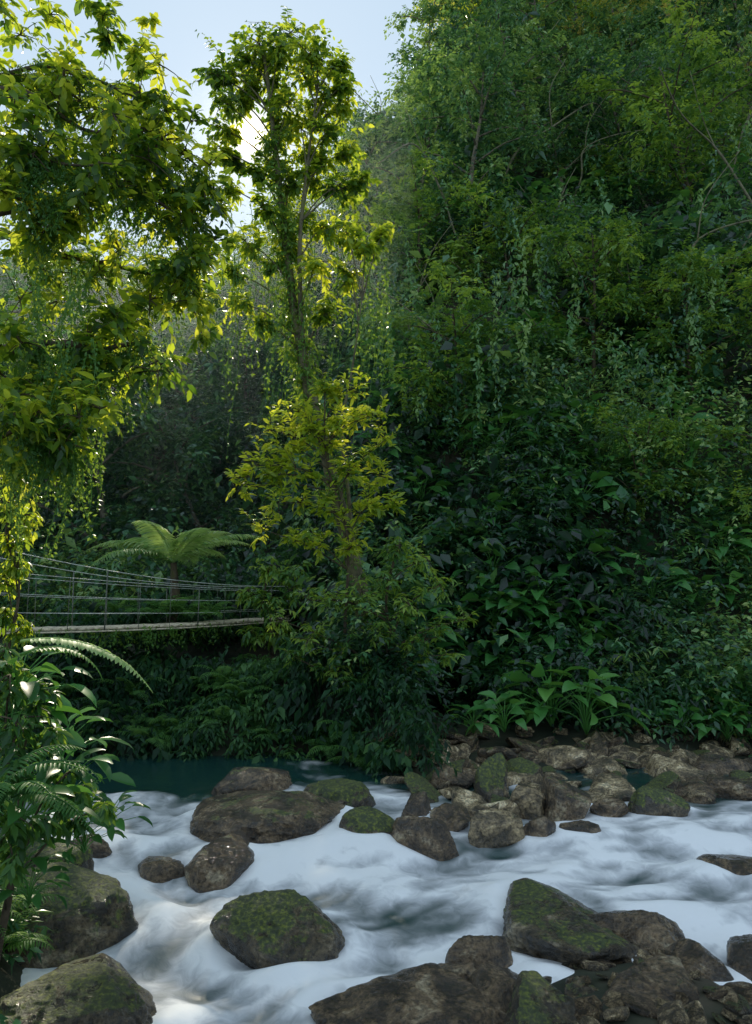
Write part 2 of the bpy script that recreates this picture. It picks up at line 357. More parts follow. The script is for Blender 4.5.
while cnt<62:
    x=r2.normal(2.0,.65); y=r2.normal(6.0,.5)
    z=float(H(x,y))
    if y<5.2 or z<.0: continue
    cnt+=1
    s=r2.uniform(.08,.32)
    o=thing('stone',SM[r2.integers(10)],(x,y,z+.02),label='small wet brown stone between boulders',category='stone',group='stones between the boulders',scale=s)
    o.rotation_euler=(r2.uniform(-.4,.4),r2.uniform(-.4,.4),r2.uniform(0,6.28))

# ---------------------------------------------------------------- water (streak field follows the current round the rocks)
dx=.027; wx=np.arange(-8.5,10,dx); wy=np.arange(4.2,15.2,dx); WX,WY=np.meshgrid(wx,wy)
w=smooth(WX,-2.6,.4)
vx=-(w)*1.0+(1-w)*.22; vy=-(w)*.30-(1-w)*1.0
vx=vx+.6*vnoise(np.stack([WX*.9,WY*.9,WX*0],-1),31); vy=vy+.6*vnoise(np.stack([WX*.9,WY*.9,WX*0],-1),32)
rim=np.zeros_like(WX)
for (cx,cy,rx,ry) in ROCKS:
    ex=(WX-cx)/rx; ey=(WY-cy)/ry; q=np.sqrt(ex*ex+ey*ey)+1e-6; nxn=ex/q;nyn=ey/q
    k=np.exp(-np.clip(q-1,0,9)**2*4); dot=np.minimum(vx*nxn+vy*nyn,0)
    vx-=k*dot*nxn; vy-=k*dot*nyn; rim=np.maximum(rim,np.exp(-((q-1.15)/.3)**2)*np.clip(rx*1.6,0.3,1))
sp_=np.hypot(vx,vy)+.05; vx/=sp_;vy/=sp_
def samp(A,x,y):
    fx=np.clip((x-wx[0])/dx,0,len(wx)-1.01); fy=np.clip((y-wy[0])/dx,0,len(wy)-1.01)
    i=fx.astype(int);j=fy.astype(int);fx-=i;fy-=j
    return A[j,i]*(1-fx)*(1-fy)+A[j,i+1]*fx*(1-fy)+A[j+1,i]*(1-fx)*fy+A[j+1,i+1]*fx*fy
def blur(A,n):
    for _ in range(n):
        A=(np.roll(A,1,0)+np.roll(A,-1,0)+A*2)/4; A=(np.roll(A,1,1)+np.roll(A,-1,1)+A*2)/4
    return A
def lic(As,steps,h):
    acc=[A.copy() for A in As];tot=1.
    for s in (1,-1):
        x=WX.copy();y=WY.copy()
        for k in range(steps):
            ax,ay=samp(vx,x,y),samp(vy,x,y); x=x+s*h*ax; y=y+s*h*ay; wgt=math.cos(k/steps*1.5); tot+=wgt
            for q,A in enumerate(As): acc[q]+=samp(A,x,y)*wgt
    return [(a-a.mean())/a.std() for a in acc]
P3=np.stack([WX*1.5,WY*1.9,WX*0],-1)
pf=fbm(P3,77,5)*2.2; fr=fbm(P3*4.5,91,4)*2
fine,wide=lic([blur(rng.normal(size=WX.shape),1),fr],6,.03)
puff,=lic([pf],4,.03)
puff*=.75
pool=(1-smooth(WX,-2.4,-.9))*smooth(WY,10.4,11.8)
calmR=smooth(WX,2.5,4.5)*smooth(WY,10.3,11)
back=smooth(WY,10.9,11.8)
edge=smooth(WY,9.2,10.6)*smooth(WX,.5,2)
drop=np.exp(-(((WY-.15*WX)-6.75)/.35)**2)+np.exp(-(((WY-.15*WX)-8.4)/.4)**2)
foam=.66+.05*fine+.11*wide+.25*puff+.26*rim+.15*drop-1.05*pool-.15*calmR-.6*back-.1*edge
foam=np.clip(blur(foam,2),0,1)
calm=(1-.9*pool)*(1-.5*calmR)*(1-.7*back)
WZ=WL(WX,WY)+(.006*wide+.055*blur(puff,10)+.075*rim)*calm
WZ=blur(WZ,3)
g=Geo(); nx,ny=len(wx),len(wy); i=(np.arange(ny-1)[:,None]*nx+np.arange(nx-1)[None])
g.add(np.stack([WX,WY,WZ],-1),[np.stack([i,i+1,i+nx+1,i+nx],-1).reshape(-1,4)],foam.ravel())
m,nt,N,Lk=newmat('river_water'); a=N('ShaderNodeAttribute'); a.attribute_name='tint'
b=N('ShaderNodeBsdfPrincipled'); ge=N('ShaderNodeNewGeometry')
nn_=N('ShaderNodeTexNoise'); nn_.inputs['Scale'].default_value=6; nn_.inputs['Detail'].default_value=7; nn_.inputs['Roughness'].default_value=.58; nn_.inputs['Distortion'].default_value=1.; Lk(ge.outputs['Position'],nn_.inputs['Vector'])
sb=N('ShaderNodeMath'); sb.operation='MULTIPLY_ADD'; Lk(nn_.outputs[0],sb.inputs[0]); sb.inputs[1].default_value=.6; sb.inputs[2].default_value=-.3
msk=N('ShaderNodeMapRange'); Lk(a.outputs['Fac'],msk.inputs[0]); msk.inputs[1].default_value=.1; msk.inputs[2].default_value=.45
sm=N('ShaderNodeMath'); sm.operation='MULTIPLY'; Lk(sb.outputs[0],sm.inputs[0]); Lk(msk.outputs[0],sm.inputs[1])
fa=N('ShaderNodeMath'); fa.operation='ADD'; Lk(a.outputs['Fac'],fa.inputs[0]); Lk(sm.outputs[0],fa.inputs[1])
Lk(ramp(nt,fa.outputs[0],[(0,(.010,.045,.042)),(.16,(.05,.085,.085)),(.38,(.25,.27,.28)),(.62,(.53,.54,.57)),(.92,(.93,.93,.95))]),b.inputs['Base Color'])
rr=N('ShaderNodeMapRange'); Lk(a.outputs['Fac'],rr.inputs[0]); rr.inputs[2].default_value=.5; rr.inputs[3].default_value=.12; rr.inputs[4].default_value=.75; Lk(rr.outputs[0],b.inputs['Roughness'])
bp=N('ShaderNodeBump'); bp.inputs['Strength'].default_value=.18; bp.inputs['Distance'].default_value=.05; Lk(nn_.outputs[0],bp.inputs['Height']); Lk(bp.outputs[0],b.inputs['Normal'])
o=N('ShaderNodeOutputMaterial'); Lk(b.outputs[0],o.inputs[0])
g.build('river_water',m,True,kind='structure')

# ---------------------------------------------------------------- hillside undergrowth (one mass)
def slopepts(n,b0,b1,y0,y1):
    b=rng.uniform(b0,b1,n); y=1/rng.uniform(1/y1,1/y0,n); x=b*y
    return x,y,H(x,y)
def bridge_y(x): return 18.8+1.62*(x+2.45)
g=Geo()
def hillset(n,y0,y1,kind):
    x,y,z=slopepts(n,-.56,.56,y0,y1)
    t_=y-np.interp(x,[-1,1,3,12],[14,12.4,11.6,11]); keep=(t_>np.where(x>.8,3.2,.6))&(rng.random(n)>.7*cliffmask(x,y))&((x>-1)|(y>19.5)); x,y,z=x[keep],y[keep],z[keep]
    sel=vnoise(np.stack([x*.35,y*.35,z*.2],-1),kind+40)
    k=sel>[-.5,-.1,.15][kind]; x,y,z=x[k],y[k],z[k]
    R=(.3+.03*y)*rng.uniform(.35,1.7,len(x)); z=z+R*rng.uniform(.1,1.6,len(x))
    tb=np.clip(.33+.65*vnoise(np.stack([x*.25,y*.25,z*.25],-1),60)+rng.normal(size=len(x))*.2-.14*(x<0),0,.82)  # wide tint spread paints deeper shadow contrast into the clumps
    C=np.stack([x,y-R*.3,z],-1)
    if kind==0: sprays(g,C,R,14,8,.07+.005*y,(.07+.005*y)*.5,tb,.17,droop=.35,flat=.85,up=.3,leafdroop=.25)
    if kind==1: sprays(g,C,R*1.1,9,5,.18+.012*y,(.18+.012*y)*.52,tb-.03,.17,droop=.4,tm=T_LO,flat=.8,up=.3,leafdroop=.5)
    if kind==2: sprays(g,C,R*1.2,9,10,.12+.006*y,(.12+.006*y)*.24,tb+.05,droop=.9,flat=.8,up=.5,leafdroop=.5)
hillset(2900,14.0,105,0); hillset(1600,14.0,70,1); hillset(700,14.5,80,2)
x,y,z=slopepts(100,-.2,.56,20,60)
for a,b_,c in zip(x,y,z):
    n_=rng.integers(1,5); 
    for _ in range(n_):
        ln=rng.uniform(.03,.12)*b_; s=np.linspace(0,1,16)[:,None]
        pt=np.array([a+rng.normal()*.5,b_-1-rng.random()*1.5,c+1.2+ln*.7])+np.array([.15*rng.normal(),-.2,-ln])*s
        leaves(g,np.repeat(pt,2,0)+rng.normal(size=(32,3))*.05,rng.normal(size=(32,3))*.7+[0,0,-1],rng.normal(size=(32,3)),.06+.005*b_,.03+.0025*b_,rng.uniform(.3,.8))
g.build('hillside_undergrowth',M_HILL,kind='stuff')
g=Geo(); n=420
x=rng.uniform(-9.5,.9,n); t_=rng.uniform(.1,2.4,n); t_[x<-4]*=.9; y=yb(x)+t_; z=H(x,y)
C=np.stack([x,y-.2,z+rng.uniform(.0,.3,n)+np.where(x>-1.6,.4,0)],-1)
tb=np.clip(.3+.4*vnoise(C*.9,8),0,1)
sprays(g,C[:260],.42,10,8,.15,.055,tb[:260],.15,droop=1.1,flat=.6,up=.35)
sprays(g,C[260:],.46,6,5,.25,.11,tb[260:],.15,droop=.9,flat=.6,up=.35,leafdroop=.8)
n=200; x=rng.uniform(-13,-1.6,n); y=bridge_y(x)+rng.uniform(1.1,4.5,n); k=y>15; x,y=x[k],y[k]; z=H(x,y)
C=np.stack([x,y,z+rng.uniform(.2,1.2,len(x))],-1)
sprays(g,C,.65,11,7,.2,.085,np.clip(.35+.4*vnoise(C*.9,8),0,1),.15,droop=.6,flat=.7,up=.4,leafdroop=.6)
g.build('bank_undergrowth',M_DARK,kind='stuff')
g=Geo(); n=170
y=rng.uniform(4.2,12.,n); x=xl(y)-rng.uniform(.1,2.5,n); z=H(x,y)
C=np.stack([x,y,z+.15],-1)
sprays(g,C,.3,8,7,.12,.05,.3,droop=.5,flat=.7,up=.6)
g.build('bank_ground_cover',M_HILL,kind='stuff')

# woody stems arching out of the slope
LM=[]
for k in range(4):
    r3=np.random.default_rng(90+k); gg=Geo()
    pts=[(0,0,0),(r3.uniform(.5,1.5),-.6,1.6+r3.random()),(r3.uniform(1.2,2.6),-.9,3.4+r3.random()),(r3.uniform(3,4.6),-.6,4.3+r3.random()),(r3.uniform(5,6.5),.2,3.4+r3.random()*2)]
    tube(gg,spline(pts,30),np.linspace(.06,.02,30),7,rough=.3); tube(gg,spline([pts[2],(2.2,-1.2,5.2),(2.6+r3.random(),-1,6.8)],12),np.linspace(.03,.012,12),6)
    LM.append(gg.mesh('liana',M_LIANA))
for k in range(30):
    b=r2.uniform(-.0,.5); y=1/r2.uniform(1/50,1/24.); x=b*y
    o=thing('liana',LM[r2.integers(4)],(x,y-3.2,float(H(x,y-3.2))+.3),label='mossy arching woody stem pushing out of the slope foliage',category='liana',group='woody stems on the slope',rot=r2.uniform(-.6,.6)+(math.pi if r2.random()<.5 else 0),scale=r2.uniform(.5,.9)*(.6+y*.014))

# ---------------------------------------------------------------- generic jungle trees
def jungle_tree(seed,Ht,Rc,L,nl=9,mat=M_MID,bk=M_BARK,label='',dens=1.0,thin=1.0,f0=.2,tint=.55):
    global rng
    keep=rng; rng=np.random.default_rng(seed)
    tr=Geo(); cr=Geo()
    lean=rng.normal(size=2)*.1*Ht
    path=spline([(0,0,-.5),(lean[0]*.3,lean[1]*.2,Ht*.3),(lean[0]*.5,lean[1]*.8,Ht*.6),(lean[0],lean[1],Ht*.92)],18)
    tube(tr,path,np.linspace(.014*Ht*thin,.004*Ht*thin,18),8,rough=.2,seed=seed)
    C=[];R=[]
    for k in range(nl):
        f=f0+(.98-f0)*(k+rng.random())/nl; p=path[int(f*17)]; az=k*2.4+rng.uniform(-.4,.4); ln=Rc*rng.uniform(.5,1.15)*(1.15-.6*abs(f-.6))
        e=p+np.array([math.cos(az)*ln,math.sin(az)*ln,ln*rng.uniform(.1,.7)])
        mid=(p+e)/2+np.array([0,0,ln*.12]); lp=spline([p,mid,e],7); tube(tr,lp,np.linspace(.006*Ht*thin,.002*Ht,7),5)
        for q in (2,4,5,6): C.append(lp[q]+rng.normal(size=3)*.12*Rc); R.append(Rc*rng.uniform(.16,.38))
    for q in range(3): C.append(path[-1]+rng.normal(size=3)*.15*Rc); R.append(Rc*.3)
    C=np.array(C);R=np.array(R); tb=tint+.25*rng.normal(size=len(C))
    sprays(cr,C,R,int(13*dens),9,L,L*.48,tb,.17,droop=.25,flat=.85,up=.2,leafdroop=.2)
    for k in range(12):
        p=C[rng.integers(len(C))]; ln=rng.uniform(.1,.25)*Ht; s=np.linspace(0,1,14)[:,None]
        pt=p+np.array([0,0,-ln])*s; leaves(cr,np.repeat(pt,2,0)+rng.normal(size=(28,3))*.06,rng.normal(size=(28,3))+[0,0,-1],rng.normal(size=(28,3)),L*.7,L*.35,.55)
    root=thing('jungle_tree',None,label=label,category='tree')
    tr.build('trunk',bk,True,root); cr.build('crown',mat,False,root)
    rng=keep; return root
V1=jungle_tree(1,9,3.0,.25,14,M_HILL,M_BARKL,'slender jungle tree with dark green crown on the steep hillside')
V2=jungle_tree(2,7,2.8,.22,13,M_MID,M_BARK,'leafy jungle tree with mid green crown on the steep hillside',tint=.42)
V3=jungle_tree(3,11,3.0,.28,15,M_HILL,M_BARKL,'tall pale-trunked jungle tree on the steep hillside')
V4=jungle_tree(4,6,2.6,.18,13,M_GOLD,M_BARKL,'small tree with warm sunlight painted into its golden green leaves',.8)
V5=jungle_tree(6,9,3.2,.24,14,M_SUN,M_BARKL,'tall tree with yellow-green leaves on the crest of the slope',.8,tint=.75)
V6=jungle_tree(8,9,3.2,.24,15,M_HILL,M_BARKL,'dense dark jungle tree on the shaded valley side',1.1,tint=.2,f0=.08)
VV=[V1,V2,V3,V4,V5,V6]; used=[False]*6
def plant_tree(vi,x,y,s=1,rot=None):
    z=float(H(x,y)); rot=r2.uniform(0,6.28) if rot is None else rot
    if not used[vi]:
        o=VV[vi]; o.location=(x,y,z); o.scale=(s,)*3; o.rotation_euler=(0,0,rot); o['group']='trees of the hillside'; used[vi]=True; return o
    return copy_thing(VV[vi],(x,y,z),rot,s,group='trees of the hillside',tilt=(r2.uniform(-.15,.15),r2.uniform(-.15,.15)))
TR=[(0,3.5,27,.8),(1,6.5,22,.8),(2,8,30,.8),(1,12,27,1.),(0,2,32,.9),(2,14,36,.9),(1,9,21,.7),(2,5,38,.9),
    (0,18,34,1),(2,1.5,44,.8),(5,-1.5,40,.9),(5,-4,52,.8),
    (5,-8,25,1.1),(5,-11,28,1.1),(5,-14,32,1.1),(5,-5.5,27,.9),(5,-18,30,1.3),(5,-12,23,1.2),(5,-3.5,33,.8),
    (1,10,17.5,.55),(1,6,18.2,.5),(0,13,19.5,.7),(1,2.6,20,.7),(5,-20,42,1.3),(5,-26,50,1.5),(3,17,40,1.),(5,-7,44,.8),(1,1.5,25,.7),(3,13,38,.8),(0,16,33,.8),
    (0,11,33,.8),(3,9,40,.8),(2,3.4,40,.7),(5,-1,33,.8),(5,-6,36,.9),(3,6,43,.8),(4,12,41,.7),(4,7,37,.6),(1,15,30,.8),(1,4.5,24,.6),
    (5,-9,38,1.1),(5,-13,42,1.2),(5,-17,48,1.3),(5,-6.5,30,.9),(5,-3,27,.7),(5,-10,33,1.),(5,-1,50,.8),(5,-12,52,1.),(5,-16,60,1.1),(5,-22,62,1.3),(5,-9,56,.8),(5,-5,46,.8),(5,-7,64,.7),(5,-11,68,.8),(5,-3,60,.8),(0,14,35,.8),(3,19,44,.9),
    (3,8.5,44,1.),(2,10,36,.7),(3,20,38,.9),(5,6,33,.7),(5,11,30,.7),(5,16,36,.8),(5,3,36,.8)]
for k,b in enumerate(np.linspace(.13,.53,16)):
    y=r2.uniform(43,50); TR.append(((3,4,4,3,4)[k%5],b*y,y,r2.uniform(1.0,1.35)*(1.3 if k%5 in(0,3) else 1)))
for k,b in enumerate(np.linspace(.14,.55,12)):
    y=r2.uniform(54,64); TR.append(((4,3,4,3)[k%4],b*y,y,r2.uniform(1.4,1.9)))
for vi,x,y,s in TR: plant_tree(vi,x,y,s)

# ---------------------------------------------------------------- central tall tree
root=thing('tall_riverside_tree',None,tuple(at(352,640,15.4)),label='tall slender leaning tree with sparse backlit crown and trunk climbers',category='tree')
base=np.array(root.location)
def A(px,py,d): return at(px,py,d)-base
tr=Geo(); cr=Geo(); cl=Geo()
main=spline([A(374,668,15.4),A(357,580,15.3),A(333,480,15.2),A(309,390,15.1),A(293,300,15.1),A(282,210,15.1),A(272,120,15),A(264,50,15)],46)
tube(tr,main,np.linspace(.18,.025,46),10,rough=.3,seed=4)
st2=spline([A(306,385,15.1),A(301,320,15.),A(300,240,14.9),A(308,160,14.8),A(319,80,14.8)],26); tube(tr,st2,np.linspace(.07,.015,26),8)
st3=spline([A(357,600,15.3),A(349,500,15.),A(342,430,14.8),A(352,370,14.7),A(362,300,14.7)],26); tube(tr,st3,np.linspace(.05,.012,26),8)
def limb(a,b,r=.04,sag=.1):
    a=np.array(a);b=np.array(b);mid=(a+b)/2+np.array([0,0,sag]); lp=spline([a,mid,b],8); tube(tr,lp,np.linspace(r,r*.3,8),6); return lp
CL=[ # bearing x, bearing y, distance, spread
(232,72,15,26),(258,42,15,28),(290,32,15.3,26),(318,48,15,24),(222,100,14.6,18),(272,80,15.4,26),(300,70,15,28),(328,88,15,22),(245,85,15.5,18),(338,65,15.2,14),
(224,185,14.8,15),(276,165,15.5,16),(300,125,15,26),(328,130,15,20),(262,205,14.6,16),(244,240,15,18),(272,262,15.4,14),(290,100,14.7,24),(318,110,15.3,20),
(338,185,15,18),(362,178,15,12),(345,225,15,18),(366,242,15,15),(384,228,15.5,8),(318,262,14.6,15),(350,275,15,15),
(236,300,15,15),(258,322,15.3,13),(328,310,15,14),(312,175,15,16),(210,72,15,14),(346,105,15.4,12),(300,215,15.3,15),(325,225,15.3,14),(290,245,15.3,13),(350,150,15.4,12),(228,270,15.2,12),
(277,122,15.4,13),(265,60,15.3,20),(305,50,14.8,20),(345,85,15,10),(310,150,15.3,18),(280,50,14.8,18),(240,55,15.4,16),(290,180,15,14),(325,160,15.2,14),(222,128,15,11),(230,158,15.2,10),(254,170,15,10),(240,100,15.2,10),(215,150,15,8)]
C=[];R=[]
for px,py,d,r in CL:
    c=A(px,py,d); stem=main if px<292 else (st3 if (px>335 and py>215) else st2); dd=np.linalg.norm(stem-c-np.array([0,0,-.9]),axis=1); k=int(np.argmin(dd)); lp=limb(stem[k],c,.022)
    C+= [c,(lp[5]+c)/2]; R+= [r/FP*d*1.25,r/FP*d*.7]
C=np.array(C)
sprays(cr,C,np.array(R),16,8,.145,.078,.38+.24*rng.normal(size=len(C)),.22,tm=T_HI,droop=.3,flat=.9,up=.15,twig=tr,leafdroop=.3)
k=rng.integers(0,38,230); C=main[k]+rng.normal(size=(230,3))*np.array([.13,.13,.1])
sprays(cl,C,.22,7,6,.10,.05,.55,.2,droop=.6,flat=.8,up=.2)
for q in range(70):
    px=rng.uniform(228,385); p=A(px,rng.uniform(170,320),15.1+rng.uniform(-.4,.4)); ln=rng.uniform(.8,3.2)
    s=np.linspace(0,1,14)[:,None]; pt=p+np.array([0,0,-ln])*s+np.array([.08,.05,0])*np.sin(s*5)
    tube(cl,pt,.006,4); leaves(cl,np.repeat(pt,2,0),rng.normal(size=(28,3))+[0,0,-1],rng.normal(size=(28,3)),.09,.045,.5)
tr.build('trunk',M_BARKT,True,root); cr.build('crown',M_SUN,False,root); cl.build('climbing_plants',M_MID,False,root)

# ---------------------------------------------------------------- shrubs built from leafy branches
def cluster_tree(name,label,basepx,bd,CL,mat,L,W,S=11,M=7,tm=T_HI,stemr=.06,trunk=M_BARK,tint=.55,droop=.35,rs=1.0,tsd=.17,up=.15,ld=.45,flat=.8):
    root=thing(name,None,tuple(at(*basepx,bd)),label=label,category='tree' if 'tree' in name else 'shrub'); b=np.array(root.location)
    tr=Geo();cr=Geo(); C=[];R=[]
    top=max(CL,key=lambda c:-c[1]); tp=at(top[0],top[1],top[2])-b
    stem=spline([(0,0,-.6),tp*.3+np.array([.15,0,0]),tp*.65+np.array([-.1,0,0]),tp],20); tube(tr,stem,np.linspace(stemr,stemr*.2,20),8,rough=.2)
    for px,py,d,r in CL:
        c=at(px,py,d)-b; k=int(np.argmin(np.linalg.norm(stem-c+np.array([0,0,.6]),axis=1))); lp=spline([stem[k],(stem[k]+c)/2+np.array([0,0,.1]),c],7); tube(tr,lp,np.linspace(stemr*.4,.006,7),5)
        C+=[c,lp[4]];R+=[r/FP*d*rs,r/FP*d*.7*rs]
    C=np.array(C); sprays(cr,C,np.array(R),S,M,L,W,tint+.17*rng.normal(size=len(C)),tsd,tm=tm,droop=droop,flat=flat,up=up,twig=tr,leafdroop=ld)
    tr.build('trunk' if 'tree' in name else 'branch',trunk,True,root); cr.build('crown' if 'tree' in name else 'foliage',mat,False,root); return root
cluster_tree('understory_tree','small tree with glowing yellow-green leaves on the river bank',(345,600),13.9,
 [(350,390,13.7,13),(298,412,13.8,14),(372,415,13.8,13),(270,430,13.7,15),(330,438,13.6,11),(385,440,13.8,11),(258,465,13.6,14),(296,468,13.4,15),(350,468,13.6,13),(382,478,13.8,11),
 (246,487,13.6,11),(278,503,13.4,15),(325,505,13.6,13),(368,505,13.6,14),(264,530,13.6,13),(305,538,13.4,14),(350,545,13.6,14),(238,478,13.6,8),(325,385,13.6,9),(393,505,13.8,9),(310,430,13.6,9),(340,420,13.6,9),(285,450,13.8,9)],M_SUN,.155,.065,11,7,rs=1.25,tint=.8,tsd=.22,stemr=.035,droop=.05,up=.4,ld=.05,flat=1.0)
cluster_tree('riverside_shrub','dense green shrub with narrow leaves hanging over the water',(375,690),13.9,
 [(400,545,14,16),(428,560,14,16),(440,585,14,14),(390,575,13.8,18),(362,590,13.6,18),(410,605,13.6,18),(335,600,13.7,16),(308,600,13.8,16),(380,630,13.6,18),(425,640,13.7,16),(345,645,13.6,18),(308,640,13.7,14),(290,655,13.9,10),(330,670,13.8,12),(370,668,13.7,14),(408,668,13.8,12),(446,655,13.9,10),(280,620,13.9,14),(465,620,14,12)],M_MID,.14,.045,11,8,tint=.65,tsd=.22,droop=.3,stemr=.05,rs=1.15,up=.3,ld=.3)
cluster_tree('bank_shrub','rounded leafy shrub hiding the far end of the footbridge',(265,680),16.5,
 [(265,600,16.5,16),(290,590,16.5,16),(250,632,16,10),(280,630,16.2,16),(270,565,16.8,14),(248,590,16.8,10),(295,570,16.6,12)],M_MID,.17,.06,12,8,tint=.45,stemr=.04,rs=1.2)
# ---------------------------------------------------------------- overhanging tree at the left bank
root=thing('overhanging_tree',None,(-6.4,8.2,float(H(-6.4,8.2))-.1),label='spreading tree with drooping mossy limbs and glowing backlit leaves',category='tree'); base=np.array(root.location)
tr=Geo();cr=Geo();vn=Geo()
stem=spline([(0,0,-.4),(.1,.1,2.5),(-.1,.2,5),(.2,.3,8),(.4,.2,11)],26); tube(tr,stem,np.linspace(.3,.1,26),12,rough=.2)
LB=[([(0,70,9),(80,75,9),(165,100,9.2)],.03),([(0,90,8.5),(80,130,8.8),(150,130,9),(205,175,9.2)],.03),([(0,215,8.2),(70,205,8.6),(130,195,8.8),(190,230,9)],.045),
    ([(0,240,9.5),(60,260,9.5),(150,275,9.5),(215,290,9.6)],.04),([(0,355,8),(50,345,8.2),(100,355,8.4),(150,340,8.6)],.065),([(0,430,7.5),(40,410,7.6),(65,430,7.7)],.04),([(0,150,8),(50,160,8),(110,160,8.4)],.035)]
C=[];R=[]
for pts,r in LB:
    P=[A(*p) for p in pts]; k=int(np.argmin(np.linalg.norm(stem-P[0]+np.array([0,0,.5]),axis=1)))
    lp=spline([stem[k]]+P,24); lp+=.12*np.stack([vnoise(lp*1.7+k_,5) for k_ in (0,9,17)],-1)
    tube(tr,lp,np.linspace(r*1.3,r*.3,24),8,rough=.3)
    for q in range(8,24):
        C.append(lp[q]+rng.normal(size=3)*np.array([.2,.3,.25])); R.append(rng.uniform(.2,.36))
    for q in range(8,24):
        for _ in range(4):
            p=lp[q]+rng.normal(size=3)*.03; ln=rng.uniform(.15,.9); s=np.linspace(0,1,12)[:,None]; pt=p+np.array([0,0,-ln])*s+np.array([.05,.05,0])*np.sin(s*6+q)
            tube(vn,pt,.005,4); leaves(vn,np.repeat(pt,4,0)+rng.normal(size=(48,3))*.02,rng.normal(size=(48,3))+[0,0,-1.2],rng.normal(size=(48,3)),.05,.024,.35)
EX=[(20,35,9,20),(50,15,9,14),(150,130,9,22),(185,150,9,22),(205,200,9,20),(190,250,9,20),(214,240,9.2,14),(160,220,9,22),(120,250,9,22),(60,300,9,24),(20,300,8.6,26),(110,310,9,22),(150,300,9.2,22),(190,300,9.3,16),(200,335,9.4,12),
    (150,355,9.2,16),(120,365,9,18),(80,385,8.6,22),(30,380,8.4,28),(20,435,8,26),(60,425,8,18),(10,120,8.6,26),(60,140,8.8,22),(105,110,9,20),(140,92,9,18),(165,110,9,18),(15,190,8.6,26),(50,235,8.6,24),(100,200,9,22),(160,180,9,22),(20,470,7.8,16),(120,150,9.2,20),(190,122,9.2,14),(222,210,9.3,10),(90,405,8.4,14),
    (10,75,9,18),(50,80,9.2,12),(30,250,9.2,22),(75,260,9.4,18),(170,265,9.4,18),(60,340,9.2,20),(40,190,9.3,20),(200,225,9.4,14),(180,200,9.4,16),(140,60,9.3,8),(5,10,9.2,14),(150,20,9.3,6),(110,40,9.3,7)]
for px,py,d,r in EX: C.append(A(px,py,d)); R.append(r/FP*d*1.35)
C=np.array(C); LL=rng.uniform(.11,.17,len(C)); sprays(cr,C,np.array(R),11,6,LL,LL*.52,.43+.28*rng.normal(size=len(C)),.26,tm=T_HI,droop=.25,flat=.95,up=.1,twig=tr,leafdroop=.25)
for q in range(80):
    p=A(rng.uniform(-5,100),rng.uniform(250,430),8.2+rng.uniform(-.5,.8)); ln=rng.uniform(.5,1.7); s=np.linspace(0,1,16)[:,None]
    pt=p+np.array([0,0,-ln])*s+np.array([.07,.05,0])*np.sin(s*5+q); tube(vn,pt,.006,4); leaves(vn,np.repeat(pt,5,0)+rng.normal(size=(80,3))*.02,rng.normal(size=(80,3))+[0,0,-1],rng.normal(size=(80,3)),.055,.028,.45)
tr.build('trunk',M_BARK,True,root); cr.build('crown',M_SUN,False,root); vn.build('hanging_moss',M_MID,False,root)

# ---------------------------------------------------------------- ferns & broad-leaved plants
def frond(g,base,az,L,e0=.9,bend=1.6,pl=.28,n=22,tint=.5,wid=.17,r=.012):
    ds=L/n; p=np.array(base,float); P=[p.copy()]; 
    for k in range(n):
        e=e0-bend*(k/n)**1.2; p=p+ds*np.array([math.cos(az)*math.cos(e),math.sin(az)*math.cos(e),math.sin(e)]); P.append(p.copy())
    P=np.array(P); tube(g,P,np.linspace(r,r*.25,len(P)),5,t=tint)
    tg=nz(np.gradient(P,axis=0)); side=np.array([-math.sin(az),math.cos(az),0]); up=np.cross(tg,side); up=up*np.sign(up[:,2:3]+1e-6)
    tt=np.linspace(0,1,len(P)); ln=pl*np.clip(np.sin(np.pi*np.clip(tt*.92+.06,0,1)**.75),.05,1)
    for sg in (1,-1):
        k=slice(3,None); d=side*sg+tg[k]*.45+np.array([0,0,-.22])+rng.normal(size=tg[k].shape)*.05
        leaves(g,P[k],d,up[k]+rng.normal(size=tg[k].shape)*.1,ln[k],np.maximum(ln[k]*wid,.01),np.clip(tint+.1*rng.normal(size=len(P[k])),0,1),T_HI)
def fern_mesh(seed,nf,L,pl,n=22,e0=(.5,1.2),tint=.5,wid=.17,bend=1.6):
    global rng; kp=rng; rng=np.random.default_rng(seed); g=Geo()
    for k in range(nf): frond(g,(0,0,0),k*6.283/nf+rng.uniform(-.25,.25),L*rng.uniform(.75,1.1),rng.uniform(*e0),bend*rng.uniform(.8,1.15),pl,n,tint+rng.uniform(-.1,.15),wid)
    rng=kp; return g
root=thing('tree_fern',None,tuple(at(172,612,17)),label='tree fern with wide feathery pale green fronds beside the footbridge',category='fern')
tr=Geo(); tube(tr,spline([(0,0,-.6),(.05,0,.5),(0,0,1.1)],10),np.linspace(.12,.08,10),9,rough=.3); tr.build('trunk',M_BARK,True,root)
g=fern_mesh(5,12,2.4,.42,50,(.45,1.0),.8,.13,1.3); o=g.build('fronds',M_FERN,False,root); o.location=(0,0,1.1)
FM=[fern_mesh(20+k,9,1.0,.2,20,(.6,1.2),.3,.2).mesh('fern',M_FERN) for k in range(3)]
def fern(x,y,z,s,lab='green fern arching from the river bank'): thing('fern',FM[r2.integers(3)],(x,y,z),label=lab,category='fern',group='ferns of the river banks',rot=r2.uniform(0,6.3),scale=s)
for k in range(60):
    x=r2.uniform(-8,1.0); y=float(yb(x))+r2.uniform(0,1.6); fern(x,y,float(H(x,y))+.1,r2.uniform(.6,1.0))
for k in range(14):
    y=r2.uniform(6.0,10.5); x=float(xl(y))-r2.uniform(.2,1.2); fern(x,y,float(H(x,y))+.1,r2.uniform(.5,.8))
for px in (120,150,170,185,210):
    q=at(px,612,16.4); fern(q[0],q[1],q[2]-.1,r2.uniform(.8,1.1))
